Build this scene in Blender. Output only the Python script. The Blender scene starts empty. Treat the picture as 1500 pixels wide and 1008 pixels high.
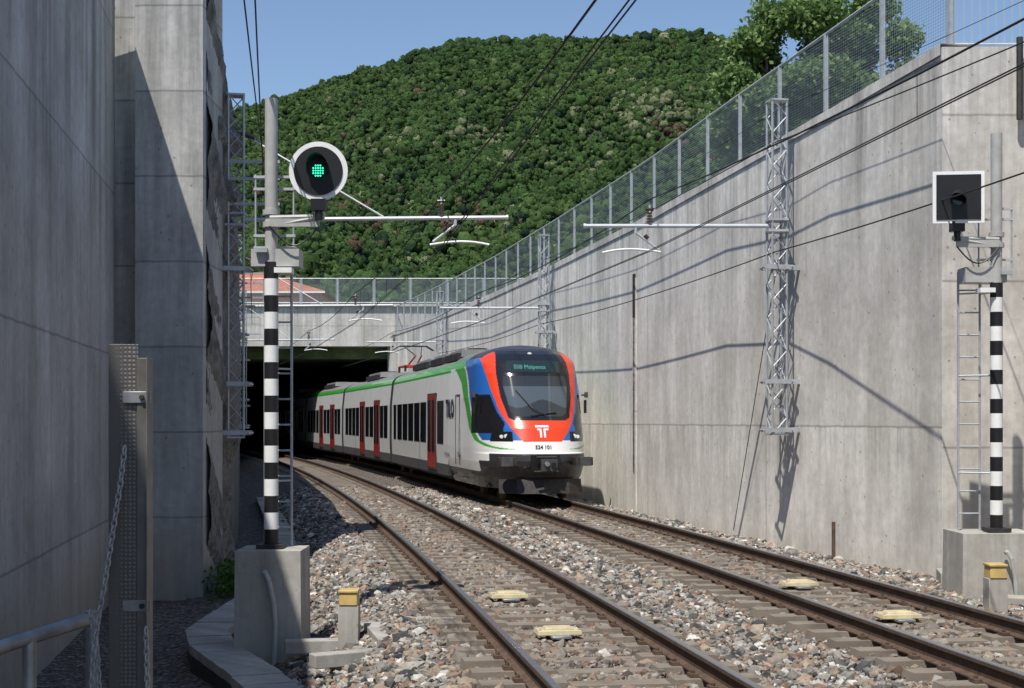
import bpy, math, random
import numpy as np
from mathutils import Vector, Matrix
random.seed(7); rng=np.random.default_rng(7)
scene=bpy.context.scene
F=2100.0; HC=2.0; HY=616.0
def un(px,py,Y): return Vector(((px-750)/F*Y, Y, HC+(HY-py)/F*Y))

# ------------------------------------------------------------------ materials
def newmat(name):
    m=bpy.data.materials.new(name); m.use_nodes=True
    nt=m.node_tree; b=nt.nodes['Principled BSDF']; return m,nt,b
def N(nt,t,**k):
    n=nt.nodes.new(t)
    for a,v in k.items(): setattr(n,a,v)
    return n
def L(nt,a,b): nt.links.new(a,b)
def math_(nt,op,a,b=None):
    n=N(nt,'ShaderNodeMath',operation=op)
    for i,x in enumerate((a,b)):
        if x is None: continue
        if isinstance(x,(int,float)): n.inputs[i].default_value=x
        else: L(nt,x,n.inputs[i])
    return n.outputs[0]
def mapr(nt,v,a,b,c,d):
    n=N(nt,'ShaderNodeMapRange'); L(nt,v,n.inputs[0])
    for i,x in enumerate((a,b,c,d)): n.inputs[i+1].default_value=x
    return n.outputs[0]
def noise(nt,vec,scale,detail=4,rough=.55):
    n=N(nt,'ShaderNodeTexNoise'); n.inputs['Scale'].default_value=scale
    n.inputs['Detail'].default_value=detail; n.inputs['Roughness'].default_value=rough
    if vec is not None: L(nt,vec,n.inputs['Vector'])
    return n.outputs[0]
def comb(nt,x,y,z):
    n=N(nt,'ShaderNodeCombineXYZ')
    for i,v in enumerate((x,y,z)):
        if isinstance(v,(int,float)): n.inputs[i].default_value=v
        else: L(nt,v,n.inputs[i])
    return n.outputs[0]
def scalecol(nt,col,fac):
    n=N(nt,'ShaderNodeVectorMath',operation='SCALE')
    if isinstance(col,tuple): n.inputs[0].default_value=col[:3]
    else: L(nt,col,n.inputs[0])
    L(nt,fac,n.inputs[3]); return n.outputs[0]
def mixc(nt,f,a,b):
    n=N(nt,'ShaderNodeMix',data_type='RGBA')
    L(nt,f,n.inputs[0])
    for i,x in ((6,a),(7,b)):
        if isinstance(x,tuple): n.inputs[i].default_value=(*x[:3],1)
        else: L(nt,x,n.inputs[i])
    return n.outputs[2]
def bump(nt,b,h,strength=.4,dist=.02):
    n=N(nt,'ShaderNodeBump'); n.inputs['Strength'].default_value=strength; n.inputs['Distance'].default_value=dist
    L(nt,h,n.inputs['Height']); L(nt,n.outputs[0],b.inputs['Normal'])

def mat(name,col,rough=.6,metal=0,ns=6.0,amt=.18,bmp=0,bs=40,bd=.01,coat=0,dirt=None,emit=None):
    m,nt,b=newmat(name)
    tc=N(nt,'ShaderNodeTexCoord').outputs['Object']
    f=mapr(nt,noise(nt,tc,ns,3),.3,.7,1-amt,1+amt)
    c=scalecol(nt,col,f)
    if dirt:
        d=mapr(nt,noise(nt,tc,dirt[1],5,.65),.45,.7,0,dirt[2]); c=mixc(nt,d,c,dirt[0])
    L(nt,c,b.inputs['Base Color'])
    b.inputs['Roughness'].default_value=rough; b.inputs['Metallic'].default_value=metal
    if coat: b.inputs['Coat Weight'].default_value=coat
    if bmp: bump(nt,b,noise(nt,tc,bs,3),bmp,bd)
    if emit:
        b.inputs['Emission Color'].default_value=(*emit[0],1); b.inputs['Emission Strength'].default_value=emit[1]
    return m

def concrete(name,base,zper=2.6,z0=.0,sper=5.,s0=0.,ztop=7.3,stain=.5,boards=.5,warm=(.40,.34,.25),low=-.2,contrast=1.0,sdep=3.2,ledge=None):
    m,nt,b=newmat(name)
    tc=N(nt,'ShaderNodeTexCoord').outputs['Object']
    sp=N(nt,'ShaderNodeSeparateXYZ'); L(nt,tc,sp.inputs[0])
    s=math_(nt,'ADD',sp.outputs[0],sp.outputs[1]); z=sp.outputs[2]
    n1=noise(nt,tc,.55,5,.62)
    v2=comb(nt,math_(nt,'MULTIPLY',s,1.7),0.,math_(nt,'MULTIPLY',z,.22))
    n2=noise(nt,v2,1.0,5,.65)
    v4=comb(nt,math_(nt,'MULTIPLY',s,9.),0.,math_(nt,'MULTIPLY',z,.8))
    n4=noise(nt,v4,1.0,3,.65)
    n3=noise(nt,tc,7.,5,.7)
    c=contrast
    f=mapr(nt,n1,.3,.7,1-.17*c,1+.13*c)
    f=math_(nt,'MULTIPLY',f,mapr(nt,n2,.3,.72,1+.10*c,1-.20*c))
    f=math_(nt,'MULTIPLY',f,mapr(nt,n4,.3,.7,1-.11*boards,1+.09*boards))
    f=math_(nt,'MULTIPLY',f,mapr(nt,n3,.3,.7,.84,1.10))
    wob=mapr(nt,noise(nt,tc,3.,1),0,1,-.014,.014)
    lz=math_(nt,'PINGPONG',math_(nt,'ADD',math_(nt,'SUBTRACT',z,z0),wob),zper/2)
    ls=math_(nt,'PINGPONG',math_(nt,'ADD',math_(nt,'SUBTRACT',s,s0),wob),sper/2)
    f=math_(nt,'MULTIPLY',f,mapr(nt,lz,.006,.026,.60,1.))
    f=math_(nt,'MULTIPLY',f,mapr(nt,ls,.006,.024,.66,1.))
    cell=comb(nt,math_(nt,'FLOOR',math_(nt,'DIVIDE',math_(nt,'SUBTRACT',s,s0),sper)),0.,math_(nt,'FLOOR',math_(nt,'DIVIDE',math_(nt,'SUBTRACT',z,z0),zper)))
    wn=N(nt,'ShaderNodeTexWhiteNoise'); L(nt,cell,wn.inputs['Vector'])
    f=math_(nt,'MULTIPLY',f,mapr(nt,wn.outputs[0],0,1,.90,1.07))
    v5=comb(nt,math_(nt,'MULTIPLY',s,3.0),0.,math_(nt,'MULTIPLY',z,.10))
    n5=mapr(nt,noise(nt,v5,1.,5,.75),.46,.68,0,1)
    tz=mapr(nt,z,ztop-sdep,ztop,0,1)
    st=math_(nt,'MULTIPLY',math_(nt,'MULTIPLY',n5,tz),stain)
    f=math_(nt,'MULTIPLY',f,math_(nt,'SUBTRACT',1.,st))
    if ledge is not None:
        v6=comb(nt,math_(nt,'MULTIPLY',s,5.),3.,math_(nt,'MULTIPLY',z,.12))
        n6=mapr(nt,noise(nt,v6,1.,4,.7),.48,.66,0,.34)
        g=math_(nt,'MULTIPLY',mapr(nt,z,ledge-1.3,ledge,0,1),math_(nt,'LESS_THAN',z,ledge))
        f=math_(nt,'MULTIPLY',f,math_(nt,'SUBTRACT',1.,math_(nt,'MULTIPLY',n6,g)))
    col=scalecol(nt,base,f)
    col=mixc(nt,mapr(nt,n2,.45,.75,0,.30),col,(base[0]*.74,base[1]*.69,base[2]*.58))
    vo=N(nt,'ShaderNodeTexVoronoi'); L(nt,tc,vo.inputs['Vector']); vo.inputs['Scale'].default_value=4.
    pit=mapr(nt,vo.outputs['Distance'],.05,.10,.6,0.)
    col=mixc(nt,pit,col,(.12,.115,.10))
    lowf=math_(nt,'MULTIPLY',mapr(nt,z,low+.2,low-.6,0,.65),mapr(nt,n1,.35,.6,.3,1))
    col=mixc(nt,lowf,col,warm)
    L(nt,col,b.inputs['Base Color']); b.inputs['Roughness'].default_value=.85
    b.inputs['Specular IOR Level'].default_value=.25
    h=math_(nt,'ADD',math_(nt,'MULTIPLY',n3,.7),math_(nt,'MULTIPLY',n4,.4*boards))
    bump(nt,b,h,.4,.012)
    return m

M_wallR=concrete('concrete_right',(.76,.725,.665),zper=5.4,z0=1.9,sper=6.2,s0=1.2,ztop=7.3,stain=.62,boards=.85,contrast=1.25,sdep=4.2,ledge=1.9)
M_wallJ=concrete('concrete_jog',(.62,.59,.545),zper=2.45,z0=1.6,sper=40,s0=20,ztop=7.5,stain=.5,boards=.9,contrast=1.3)
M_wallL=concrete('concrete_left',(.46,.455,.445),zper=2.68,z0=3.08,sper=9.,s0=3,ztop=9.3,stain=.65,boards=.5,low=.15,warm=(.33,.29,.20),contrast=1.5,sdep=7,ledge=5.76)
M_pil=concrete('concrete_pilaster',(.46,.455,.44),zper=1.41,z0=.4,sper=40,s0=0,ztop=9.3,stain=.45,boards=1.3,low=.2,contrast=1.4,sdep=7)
M_portal=concrete('concrete_portal',(.58,.56,.52),zper=6,z0=7.3,sper=4,s0=0,ztop=8.5,stain=.6,boards=.4,contrast=1.3)
M_block=concrete('concrete_block',(.46,.44,.40),zper=9,z0=4,sper=90,s0=45,ztop=.6,stain=.35,boards=.2,low=-.1,warm=(.3,.28,.24),contrast=1.4)
M_slab=concrete('concrete_slab',(.42,.40,.365),zper=9,z0=4,sper=90,s0=45,ztop=9,stain=0,boards=0,low=-2,contrast=1.5)
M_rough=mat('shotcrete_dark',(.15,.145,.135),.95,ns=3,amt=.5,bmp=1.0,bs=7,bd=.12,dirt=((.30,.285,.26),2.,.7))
M_galv=mat('galvanised_steel',(.36,.375,.385),.48,.7,ns=9,amt=.18,dirt=((.2,.19,.17),5.,.5))
M_galvp=mat('galvanised_dull',(.42,.44,.46),.5,.25,ns=9,amt=.15)
M_postm=mat('weathered_shaded_post_steel',(.20,.195,.185),.5,.5,ns=7,amt=.2,dirt=((.12,.10,.08),6.,.6))  # base colour darkened to stand in for shade on the post, dirt on top
M_greyp=mat('pole_grey_paint',(.44,.44,.42),.5,0,ns=7,amt=.1,dirt=((.25,.23,.2),4.,.3))
M_white=mat('white_paint',(.88,.88,.86),.4,ns=6,amt=.04,dirt=((.6,.58,.54),9.,.25))
M_black=mat('black_paint',(.012,.012,.013),.45,ns=5,amt=.2)
M_dark=mat('dark_undergear',(.022,.021,.021),.6,ns=5,amt=.3,dirt=((.09,.07,.055),8.,.5))
M_rust=mat('rail_side_rust',(.085,.052,.035),.85,ns=8,amt=.3,dirt=((.16,.11,.075),15.,.6))
M_railtop=mat('rail_head_steel',(.42,.40,.38),.25,.85,ns=20,amt=.1)
M_sleep=mat('sleeper_concrete',(.235,.20,.16),.9,ns=6,amt=.25,bmp=.4,bs=60,dirt=((.12,.09,.065),3.,.8))
M_yel=mat('yellow_plastic',(.58,.41,.14),.5,ns=7,amt=.15,dirt=((.42,.34,.2),8.,.6))
M_yelp=mat('yellow_balise_faded',(.56,.485,.30),.6,ns=7,amt=.12,dirt=((.36,.31,.22),8.,.7))
M_wire=mat('wire_copper_dark',(.03,.028,.025),.6,.3)
M_ins=mat('insulator_brown',(.07,.035,.025),.25)
M_arm=mat('cantilever_tube',(.55,.57,.59),.45,.3,ns=5,amt=.08)
M_glass=mat('train_window_glass',(.012,.014,.017),.06,0,ns=2,amt=.3)
M_cartw=mat('train_white',(.86,.86,.84),.28,ns=1.5,amt=.04,coat=.4,dirt=((.62,.58,.52),2.5,.25))
M_cartg=mat('train_green',(.07,.40,.06),.3,coat=.4)
M_cartr=mat('train_door_red',(.40,.028,.02),.3,coat=.4)
M_cartroof=mat('train_roof_grey',(.19,.19,.185),.6,dirt=((.1,.08,.07),3.,.5))
M_cartsk=mat('train_skirt',(.06,.06,.065),.5,dirt=((.13,.10,.08),6.,.5))
M_bellow=mat('train_bellows',(.03,.03,.03),.8)
M_red=mat('pantograph_red',(.5,.05,.03),.5)
M_text=mat('livery_dark_text',(.02,.03,.06),.4)
M_textw=mat('livery_white_text',(.85,.85,.85),.4)
M_disp=mat('display_text',(.05,.30,.24),.5,emit=((.2,.7,.6),.05))
M_lamp=mat('headlamp_lens',(.75,.75,.72),.15,emit=((1,.95,.85),.15))
M_green=mat('signal_green_led',(.05,.7,.4),.3,emit=((.05,1.,.55),1.6))
M_lens=mat('signal_dark_lens',(.006,.03,.022),.1)
M_trunk=mat('bark',(.16,.13,.10),.9,ns=4,amt=.3,bmp=.8,bs=14,bd=.03)
M_tile=mat('roof_tiles',(.42,.15,.08),.8,ns=3,amt=.3)
M_pink=mat('pink_render',(.58,.30,.22),.85,ns=1.,amt=.1)
m,nt,b=newmat('tread_plate')
tc=N(nt,'ShaderNodeTexCoord').outputs['Object']
vo=N(nt,'ShaderNodeTexVoronoi'); vo.inputs['Scale'].default_value=55.; vo.inputs['Randomness'].default_value=.12; L(nt,tc,vo.inputs['Vector'])
h=mapr(nt,vo.outputs['Distance'],.2,.45,1,0)
L(nt,scalecol(nt,(.17,.16,.15),mapr(nt,h,0,1,.8,1.35)),b.inputs['Base Color'])  # plate colour also darkened to stand in for shade; raised pattern lighter
b.inputs['Metallic'].default_value=.5; b.inputs['Roughness'].default_value=.5
bump(nt,b,h,.5,.003); M_tread=m

def meshmat(name,per,width,col,vertical_only=False):
    m,nt,b=newmat(name)
    out=nt.nodes['Material Output']
    tc=N(nt,'ShaderNodeTexCoord').outputs['Object']
    sp=N(nt,'ShaderNodeSeparateXYZ'); L(nt,tc,sp.inputs[0])
    s=math_(nt,'ADD',sp.outputs[0],sp.outputs[1])
    a=math_(nt,'LESS_THAN',math_(nt,'PINGPONG',s,per/2),width/2)
    if not vertical_only:
        b2=math_(nt,'LESS_THAN',math_(nt,'PINGPONG',sp.outputs[2],per/2),width/2)
        a=math_(nt,'MAXIMUM',a,b2)
    tr=N(nt,'ShaderNodeBsdfTransparent'); mx=N(nt,'ShaderNodeMixShader')
    L(nt,a,mx.inputs[0]); L(nt,tr.outputs[0],mx.inputs[1]); L(nt,b.outputs[0],mx.inputs[2]); L(nt,mx.outputs[0],out.inputs[0])
    b.inputs['Base Color'].default_value=(*col,1); b.inputs['Roughness'].default_value=.5; b.inputs['Metallic'].default_value=.3
    return m
M_mesh=meshmat('fence_wire_mesh',.05,.0068,(.27,.30,.33))
M_bars=meshmat('fence_bars',.12,.03,(.35,.42,.5),True)

def attrmat(name,attr='Col',rough=.8,bmp=None,rattr=None,spec=.4,transl=0,noi=None,coat=0):
    m,nt,b=newmat(name)
    a=N(nt,'ShaderNodeAttribute',attribute_name=attr)
    tc=N(nt,'ShaderNodeTexCoord').outputs['Object']
    c=a.outputs['Color']
    if noi: c=scalecol(nt,c,mapr(nt,noise(nt,tc,noi[0],3,.65),.32,.68,1-noi[1],1+noi[1]))
    L(nt,c,b.inputs['Base Color']); b.inputs['Roughness'].default_value=rough; b.inputs['Specular IOR Level'].default_value=spec
    if coat: b.inputs['Coat Weight'].default_value=coat
    if rattr:
        r=N(nt,'ShaderNodeAttribute',attribute_name=rattr); L(nt,r.outputs['Fac'],b.inputs['Roughness'])
    if bmp: bump(nt,b,noise(nt,tc,bmp[0],2,.65),bmp[1],bmp[2])
    if transl:
        out=nt.nodes['Material Output']; t=N(nt,'ShaderNodeBsdfTranslucent'); L(nt,c,t.inputs[0])
        mx=N(nt,'ShaderNodeMixShader'); mx.inputs[0].default_value=transl
        L(nt,b.outputs[0],mx.inputs[1]); L(nt,t.outputs[0],mx.inputs[2]); L(nt,mx.outputs[0],out.inputs[0])
    return m
M_stone=attrmat('ballast_stone',rough=.9,noi=(25.,.2),spec=.25)
M_forest=attrmat('forest_crowns',rough=.9,noi=(.8,.40),spec=.05)  # colour noise paints the dark gaps between leaves into the crowns
M_leaf=attrmat('leaves',rough=.5,spec=.3,transl=.35)
M_nose=attrmat('train_livery',rough=.3,rattr='rg',spec=.5,coat=.3)

# ------------------------------------------------------------------ mesh tools
class MB:
    def __init__(s,T=None): s.v=[];s.f=[];s.m=[];s.mats=[];s.T=T
    def mi(s,m):
        if m not in s.mats: s.mats.append(m)
        return s.mats.index(m)
    def add(s,vs,fs,m):
        o=len(s.v); s.v+=[tuple(v) for v in vs]; k=s.mi(m)
        for f in fs: s.f.append(tuple(o+i for i in f)); s.m.append(k)
    def box(s,c,size,m,rz=0,R=None,top=1.0):
        hx,hy,hz=[a/2 for a in size]; c=Vector(c)
        R=R or Matrix.Rotation(rz,3,'Z'); vs=[]
        for z in (-hz,hz):
            k=top if z>0 else 1
            for x,y in ((-hx,-hy),(hx,-hy),(hx,hy),(-hx,hy)): vs.append(c+R@Vector((x*k,y*k,z)))
        s.add(vs,[(3,2,1,0),(4,5,6,7),(0,1,5,4),(1,2,6,5),(2,3,7,6),(3,0,4,7)],m)
    def tube(s,p0,p1,r,m,n=8,r2=None,cap=True):
        p0=Vector(p0);p1=Vector(p1);d=p1-p0
        if d.length<1e-6: return
        q=d.to_track_quat('Z','Y').to_matrix(); r2=r if r2 is None else r2
        vs=[]
        for p,rr in ((p0,r),(p1,r2)):
            for i in range(n):
                a=2*math.pi*i/n; vs.append(p+q@Vector((rr*math.cos(a),rr*math.sin(a),0)))
        fs=[(i,(i+1)%n,n+(i+1)%n,n+i) for i in range(n)]
        if cap: fs+=[tuple(reversed(range(n))),tuple(range(n,2*n))]
        s.add(vs,fs,m)
    def path(s,pts,r,m,n=6):
        for a,b in zip(pts[:-1],pts[1:]): s.tube(a,b,r,m,n)
    def prism(s,poly,z0,z1,m):
        n=len(poly); vs=[(x,y,z0) for x,y in poly]+[(x,y,z1) for x,y in poly]
        s.add(vs,[tuple(reversed(range(n))),tuple(range(n,2*n))]+[(i,(i+1)%n,n+(i+1)%n,n+i) for i in range(n)],m)
    def build(s,name,parent=None,smooth=True,bevel=0,ang=35):
        v=s.v if s.T is None else [tuple(s.T(Vector(p))) for p in s.v]
        me=bpy.data.meshes.new(name); me.from_pydata(v,[],s.f)
        for m in s.mats: me.materials.append(m)
        me.polygons.foreach_set('material_index',s.m)
        if smooth:
            me.polygons.foreach_set('use_smooth',[True]*len(s.f))
            try: me.set_sharp_from_angle(angle=math.radians(ang))
            except Exception: pass
        me.update()
        o=bpy.data.objects.new(name,me); scene.collection.objects.link(o)
        if parent: o.parent=parent
        if bevel:
            b=o.modifiers.new('bev','BEVEL'); b.width=bevel; b.segments=2; b.limit_method='ANGLE'
        return o
def empty(name,loc=(0,0,0)):
    e=bpy.data.objects.new(name,None); e.location=loc; e.empty_display_size=.3; scene.collection.objects.link(e); return e
def npmesh(name,V,Fc,mats,col=None,smooth=False,attrs=None,parent=None):
    me=bpy.data.meshes.new(name); V=np.asarray(V,np.float32); Fc=np.asarray(Fc,np.int32); k=Fc.shape[1]
    me.vertices.add(len(V)); me.vertices.foreach_set('co',V.ravel())
    me.loops.add(Fc.size); me.loops.foreach_set('vertex_index',Fc.ravel())
    me.polygons.add(len(Fc)); me.polygons.foreach_set('loop_start',np.arange(0,Fc.size,k,dtype=np.int32))
    try: me.polygons.foreach_set('loop_total',np.full(len(Fc),k,np.int32))
    except Exception: pass
    me.polygons.foreach_set('use_smooth',np.full(len(Fc),smooth))
    for m in (mats if isinstance(mats,list) else [mats]): me.materials.append(m)
    me.update(calc_edges=True)
    if col is not None:
        a=me.color_attributes.new('Col','FLOAT_COLOR','POINT')
        c=np.ones((len(V),4),np.float32); c[:,:3]=col; a.data.foreach_set('color',c.ravel())
    for nm,arr in (attrs or {}).items():
        a=me.attributes.new(nm,'FLOAT','POINT'); a.data.foreach_set('value',np.asarray(arr,np.float32))
    me.validate()
    o=bpy.data.objects.new(name,me); scene.collection.objects.link(o)
    if parent: o.parent=parent
    return o
def ico(sub):
    import bmesh
    bm=bmesh.new(); bmesh.ops.create_icosphere(bm,subdivisions=sub,radius=1)
    V=np.array([v.co[:] for v in bm.verts]); Fc=np.array([[v.index for v in f.verts] for f in bm.faces]); bm.free(); return V,Fc
def randrot(n):
    q=rng.normal(size=(n,4)); q/=np.linalg.norm(q,axis=1)[:,None]; w,x,y,z=q.T
    return np.stack([np.stack([1-2*(y*y+z*z),2*(x*y-z*w),2*(x*z+y*w)],1),np.stack([2*(x*y+z*w),1-2*(x*x+z*z),2*(y*z-x*w)],1),np.stack([2*(x*z-y*w),2*(y*z+x*w),1-2*(x*x+y*y)],1)],1)
def lumpnoise(V,k,seed):
    r=np.random.default_rng(seed); o=np.zeros(len(V))
    for i in range(6):
        d=r.normal(size=3); d*=k*(1+i*.35)/np.linalg.norm(d); o+=np.sin(V@d+r.uniform(0,6))/(1+i*.4)
    return o/2.2

# ------------------------------------------------------------------ track geometry
def xc(Y): return 4.7-.15*(Y-12)-.0008*(Y-12)**2
TY=np.linspace(-30,150,1801); TX=xc(TY)
TS=np.concatenate([[0],np.cumsum(np.hypot(np.diff(TX),np.diff(TY)))])
def S(Y): return float(np.interp(Y,TY,TS))
def C(s,off=0.):
    x=np.interp(s,TS,TX); y=np.interp(s,TS,TY)
    dx=-.15-.0016*(y-12); l=math.hypot(dx,1) if np.isscalar(s) else np.hypot(dx,1)
    nx=1/l; ny=-dx/l
    return x+off*nx, y+off*ny
LOFF=-3.75
def head(s):
    y=np.interp(s,TS,TY); return math.atan2(.15+.0016*(y-12),1)

EP=[-14,-8.2,-7.0,-6.1,-5.35,-3.75,-1.9,0,1.6,2.3,5.5]
ZP=[-1.0,-.95,-.78,-.60,-.235,-.225,-.27,-.225,-.235,-.36,-.40]
def zg(e): return np.interp(e,EP,ZP)

g=mat('soil',(.16,.14,.11),.95,ns=1.5,amt=.3,bmp=.6,bs=8,bd=.05)
mb=MB(); mb.add([(-3500,-1500,-1.3),(3500,-1500,-1.3),(3500,4500,-1.3),(-3500,4500,-1.3)],[(0,1,2,3)],g); mb.build('ground',smooth=False)

m,nt,b=newmat('ballast_bed')
tc=N(nt,'ShaderNodeTexCoord').outputs['Object']
vo=N(nt,'ShaderNodeTexVoronoi'); vo.inputs['Scale'].default_value=19.; L(nt,tc,vo.inputs['Vector'])
hs=N(nt,'ShaderNodeSeparateColor'); L(nt,vo.outputs['Color'],hs.inputs[0])
cr=N(nt,'ShaderNodeValToRGB'); L(nt,hs.outputs[0],cr.inputs[0])
els=cr.color_ramp.elements; els[0].color=(.065,.058,.052,1); els[1].color=(.40,.37,.33,1)
for p,c in ((.3,(.16,.13,.105,1)),(.55,(.22,.195,.165,1)),(.75,(.23,.165,.125,1))):
    e=els.new(p); e.color=c
d=mapr(nt,vo.outputs['Distance'],.25,.75,1,.25)
L(nt,scalecol(nt,cr.outputs[0],d),b.inputs['Base Color']); b.inputs['Roughness'].default_value=.95
bump(nt,b,vo.outputs['Distance'],1.,-.03); M_bed=m
es=np.array(sorted(set(EP+list(np.linspace(-13.5,5.4,60)))))
ss=np.arange(5,170,.5)
V=[];
for s_ in ss:
    x,y=C(s_,0.); dx=-.15-.0016*(y-12); l=math.hypot(dx,1)
    for e in es: V.append((x+e/l,y-e*dx/l,float(zg(e))-.02))
V=np.array(V); V[:,2]+=rng.normal(size=len(V))*.008
ne=len(es); Fc=[(i*ne+j,i*ne+j+1,(i+1)*ne+j+1,(i+1)*ne+j) for i in range(len(ss)-1) for j in range(ne-1)]
npmesh('ballast_bed',V,Fc,M_bed,smooth=True)

SP=.6
def stones(s0,s1,dens,size,elo=-6.5,ehi=3.9):
    n=int((s1-s0)*(ehi-elo)*dens)
    s_=rng.uniform(s0,s1,n); e=rng.uniform(elo,ehi,n)
    keep=np.ones(n,bool)
    for off in (0,LOFF):
        t=np.abs(e-off); ph=np.abs(((s_)%SP)-SP/2)
        on=(t<1.28)&(ph<.13)
        keep&=~(on&(rng.random(n)<.90))
        keep&=~(np.abs(t-.75)<.115)
    keep&=~((e<-5.9)&(rng.random(n)<.35))
    s_=s_[keep]; e=e[keep]; n=len(s_)
    x,y=C(s_,0.); dx=-.15-.0016*(y-12); l=np.hypot(dx,1); X=x+e/l; Y=y-e*dx/l
    v=(X/Y*F+750>-40)&(X/Y*F+750<1560)&(Y>8.5)
    X=X[v];Y=Y[v];e=e[v];n=len(X)
    z=zg(e)+rng.uniform(-.02,.026,n)+.022*np.sin(X*2.1+Y*.7)*np.sin(Y*1.3)
    for off in (0,LOFF):
        t=np.abs(e-off); z=np.where(t<1.3,z-.014,z)
    return X,Y,z,e,size*rng.lognormal(0,.34,n)
parts=[stones(S(8.8),S(19),520,.033),stones(S(19),S(30),400,.037),stones(S(30),S(48),220,.045)]
X,Y,Z,E,R=[np.concatenate([p[i] for p in parts]) for i in range(5)]
n=len(X); iv,ifc=ico(1); nv=len(iv)
A=randrot(n); sc=rng.uniform(.6,1.3,(n,1,3)); 
jit=1+rng.uniform(-.30,.30,(n,nv,1))
VV=np.einsum('nij,nkj->nki',A,iv[None]*sc*jit)*R[:,None,None]
VV[:,:,2]*=.85
VV+=np.stack([X,Y,Z],1)[:,None,:]
pal=np.array([(.225,.212,.19),(.33,.315,.285),(.115,.11,.104),(.265,.185,.14),(.31,.25,.19),(.54,.52,.48),(.058,.058,.06),(.19,.125,.095)])
pi=rng.choice(8,n,p=[.22,.18,.14,.11,.14,.07,.08,.06]); cc=pal[pi]*rng.uniform(.76,1.22,(n,1))
rd=np.minimum(np.abs(np.abs(E)-.75),np.abs(np.abs(E-LOFF)-.75)); k=np.clip(1-rd/.65,0,1)[:,None]*.68
inn=((np.abs(E)<1.25)|(np.abs(E-LOFF)<1.25))[:,None]; k=np.maximum(k,inn*.35)
cc=cc*(1-k)+np.array([.140,.098,.068])*k
COL=np.repeat(cc,nv,0)
FF=(ifc[None]+(np.arange(n)*nv)[:,None,None]).reshape(-1,3)
npmesh('ballast_stones',VV.reshape(-1,3),FF,M_stone,col=COL)

def rail_track(name,off):
    root=empty(name)
    prof=[(-.07,-.172),(.07,-.172),(.07,-.16),(.012,-.14),(.010,-.045),(.036,-.036),(.036,-.006),(.030,0),(-.030,0),(-.036,-.006),(-.036,-.036),(-.010,-.045),(-.012,-.14),(-.07,-.16)]
    for side in (-.75,.75):
        mb=MB(); ss=np.arange(5,168,1.0); k=len(prof); vs=[]
        for s_ in ss:
            for a,z in prof:
                x,y=C(float(s_),off+side+a); vs.append((x,y,z))
        for j in range(k):
            jj=(j+1)%k; mm=M_railtop if j in (6,7,8) else M_rust
            fs=[(i*k+j,i*k+jj,(i+1)*k+jj,(i+1)*k+j) for i in range(len(ss)-1)]
            for f in fs: mb.f.append(f); mb.m.append(mb.mi(mm))
        mb.v=vs
        mb.build('rail',root,smooth=False)
    mb=MB()
    i0=int(5/SP)
    for i in range(i0,int(150/SP)):
        s_=i*SP+SP/2; x,y=C(s_,off); h=head(s_)
        R=Matrix.Rotation(h,3,'Z')
        for a,w,zt in ((-.82,.78,-.172),(.82,.78,-.172),(0,.9,-.20)):
            c=Vector((x,y,0))+R@Vector((a,0,0))
            mb.box((c.x,c.y,zt-.06),(w,.25,.12),M_sleep,R=R@Matrix.Rotation(random.uniform(-.012,.012),3,'Z'),top=.93)
        if y<60:
            for sd in (-.75,.75):
                for d in (-.115,.115):
                    c=Vector((x,y,0))+R@Vector((sd+d,0,0))
                    mb.box((c.x,c.y,-.155),(.07,.12,.035),M_rust,R=R)
                    if y<35: mb.tube((c.x,c.y,-.15),(c.x,c.y,-.115),.018,M_rust,6)
    mb.build('sleepers',root,smooth=False)
rail_track('railway_track',0.); rail_track('railway_track',LOFF)

def balise(px,py,m):
    Y=2.1*F/(py-HY); X=(px-750)/F*Y; h=head(S(Y))
    mb=MB(); mb.box((X,Y,-.13),(.46,.30,.05),m,rz=h,top=.94); mb.box((X,Y,-.095),(.30,.18,.025),m,rz=h,top=.9)
    for a in(-.2,.2):
        for c in (-.11,.11):
            p=Matrix.Rotation(h,3,'Z')@Vector((a,c,0)); mb.tube((X+p.x,Y+p.y,-.11),(X+p.x,Y+p.y,-.09),.014,M_galv,6)
    mb.box((X,Y,-.165),(.2,.5,.03),M_galv,rz=h)
    mb.build('yellow_balise',bevel=.01)
for p in ((745,868,M_yelp),(817,920,M_yelp),(1170,851,M_yelp),(1315,897,M_yelp)): balise(*p)

# ------------------------------------------------------------------ walls
def strip_wall(name,pts,z0,z1,thick,m,side=1,nsub=6):
    P=[];Z0=[];Z1=[]
    for i in range(len(pts)-1):
        for k in range(nsub):
            t=k/nsub; P.append((pts[i][0]*(1-t)+pts[i+1][0]*t,pts[i][1]*(1-t)+pts[i+1][1]*t))
            Z0.append(z0); Z1.append(z1[i]*(1-t)+z1[i+1]*t)
    P.append(pts[-1]); Z0.append(z0); Z1.append(z1[-1])
    mb=MB(); n=len(P); vs=[];
    for i in range(n):
        a=P[max(i-1,0)]; c=P[min(i+1,n-1)]; d=Vector((c[0]-a[0],c[1]-a[1])).normalized(); nn=Vector((d.y,-d.x))*side*thick
        x,y=P[i]; vs+= [(x,y,Z0[i]),(x,y,Z1[i]),(x+nn.x,y+nn.y,Z1[i]),(x+nn.x,y+nn.y,Z0[i])]
    fs=[]
    for i in range(n-1):
        o=i*4
        for a,b_ in ((0,1),(1,2),(2,3)): fs.append((o+a,o+b_,o+4+b_,o+4+a))
    fs+=[(0,1,2,3),tuple(4*(n-1)+q for q in (3,2,1,0))]
    mb.add(vs,fs,m)
    return mb,P,Z1
RW=[(6.33,21.1),(5.45,24.6),(4.4,29.4),(3.15,36)]
for Y_ in (45,54.5,63,71.4,80.3):
    x,y=C(S(Y_)+.4,2.4); RW.append((x,y))
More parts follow.
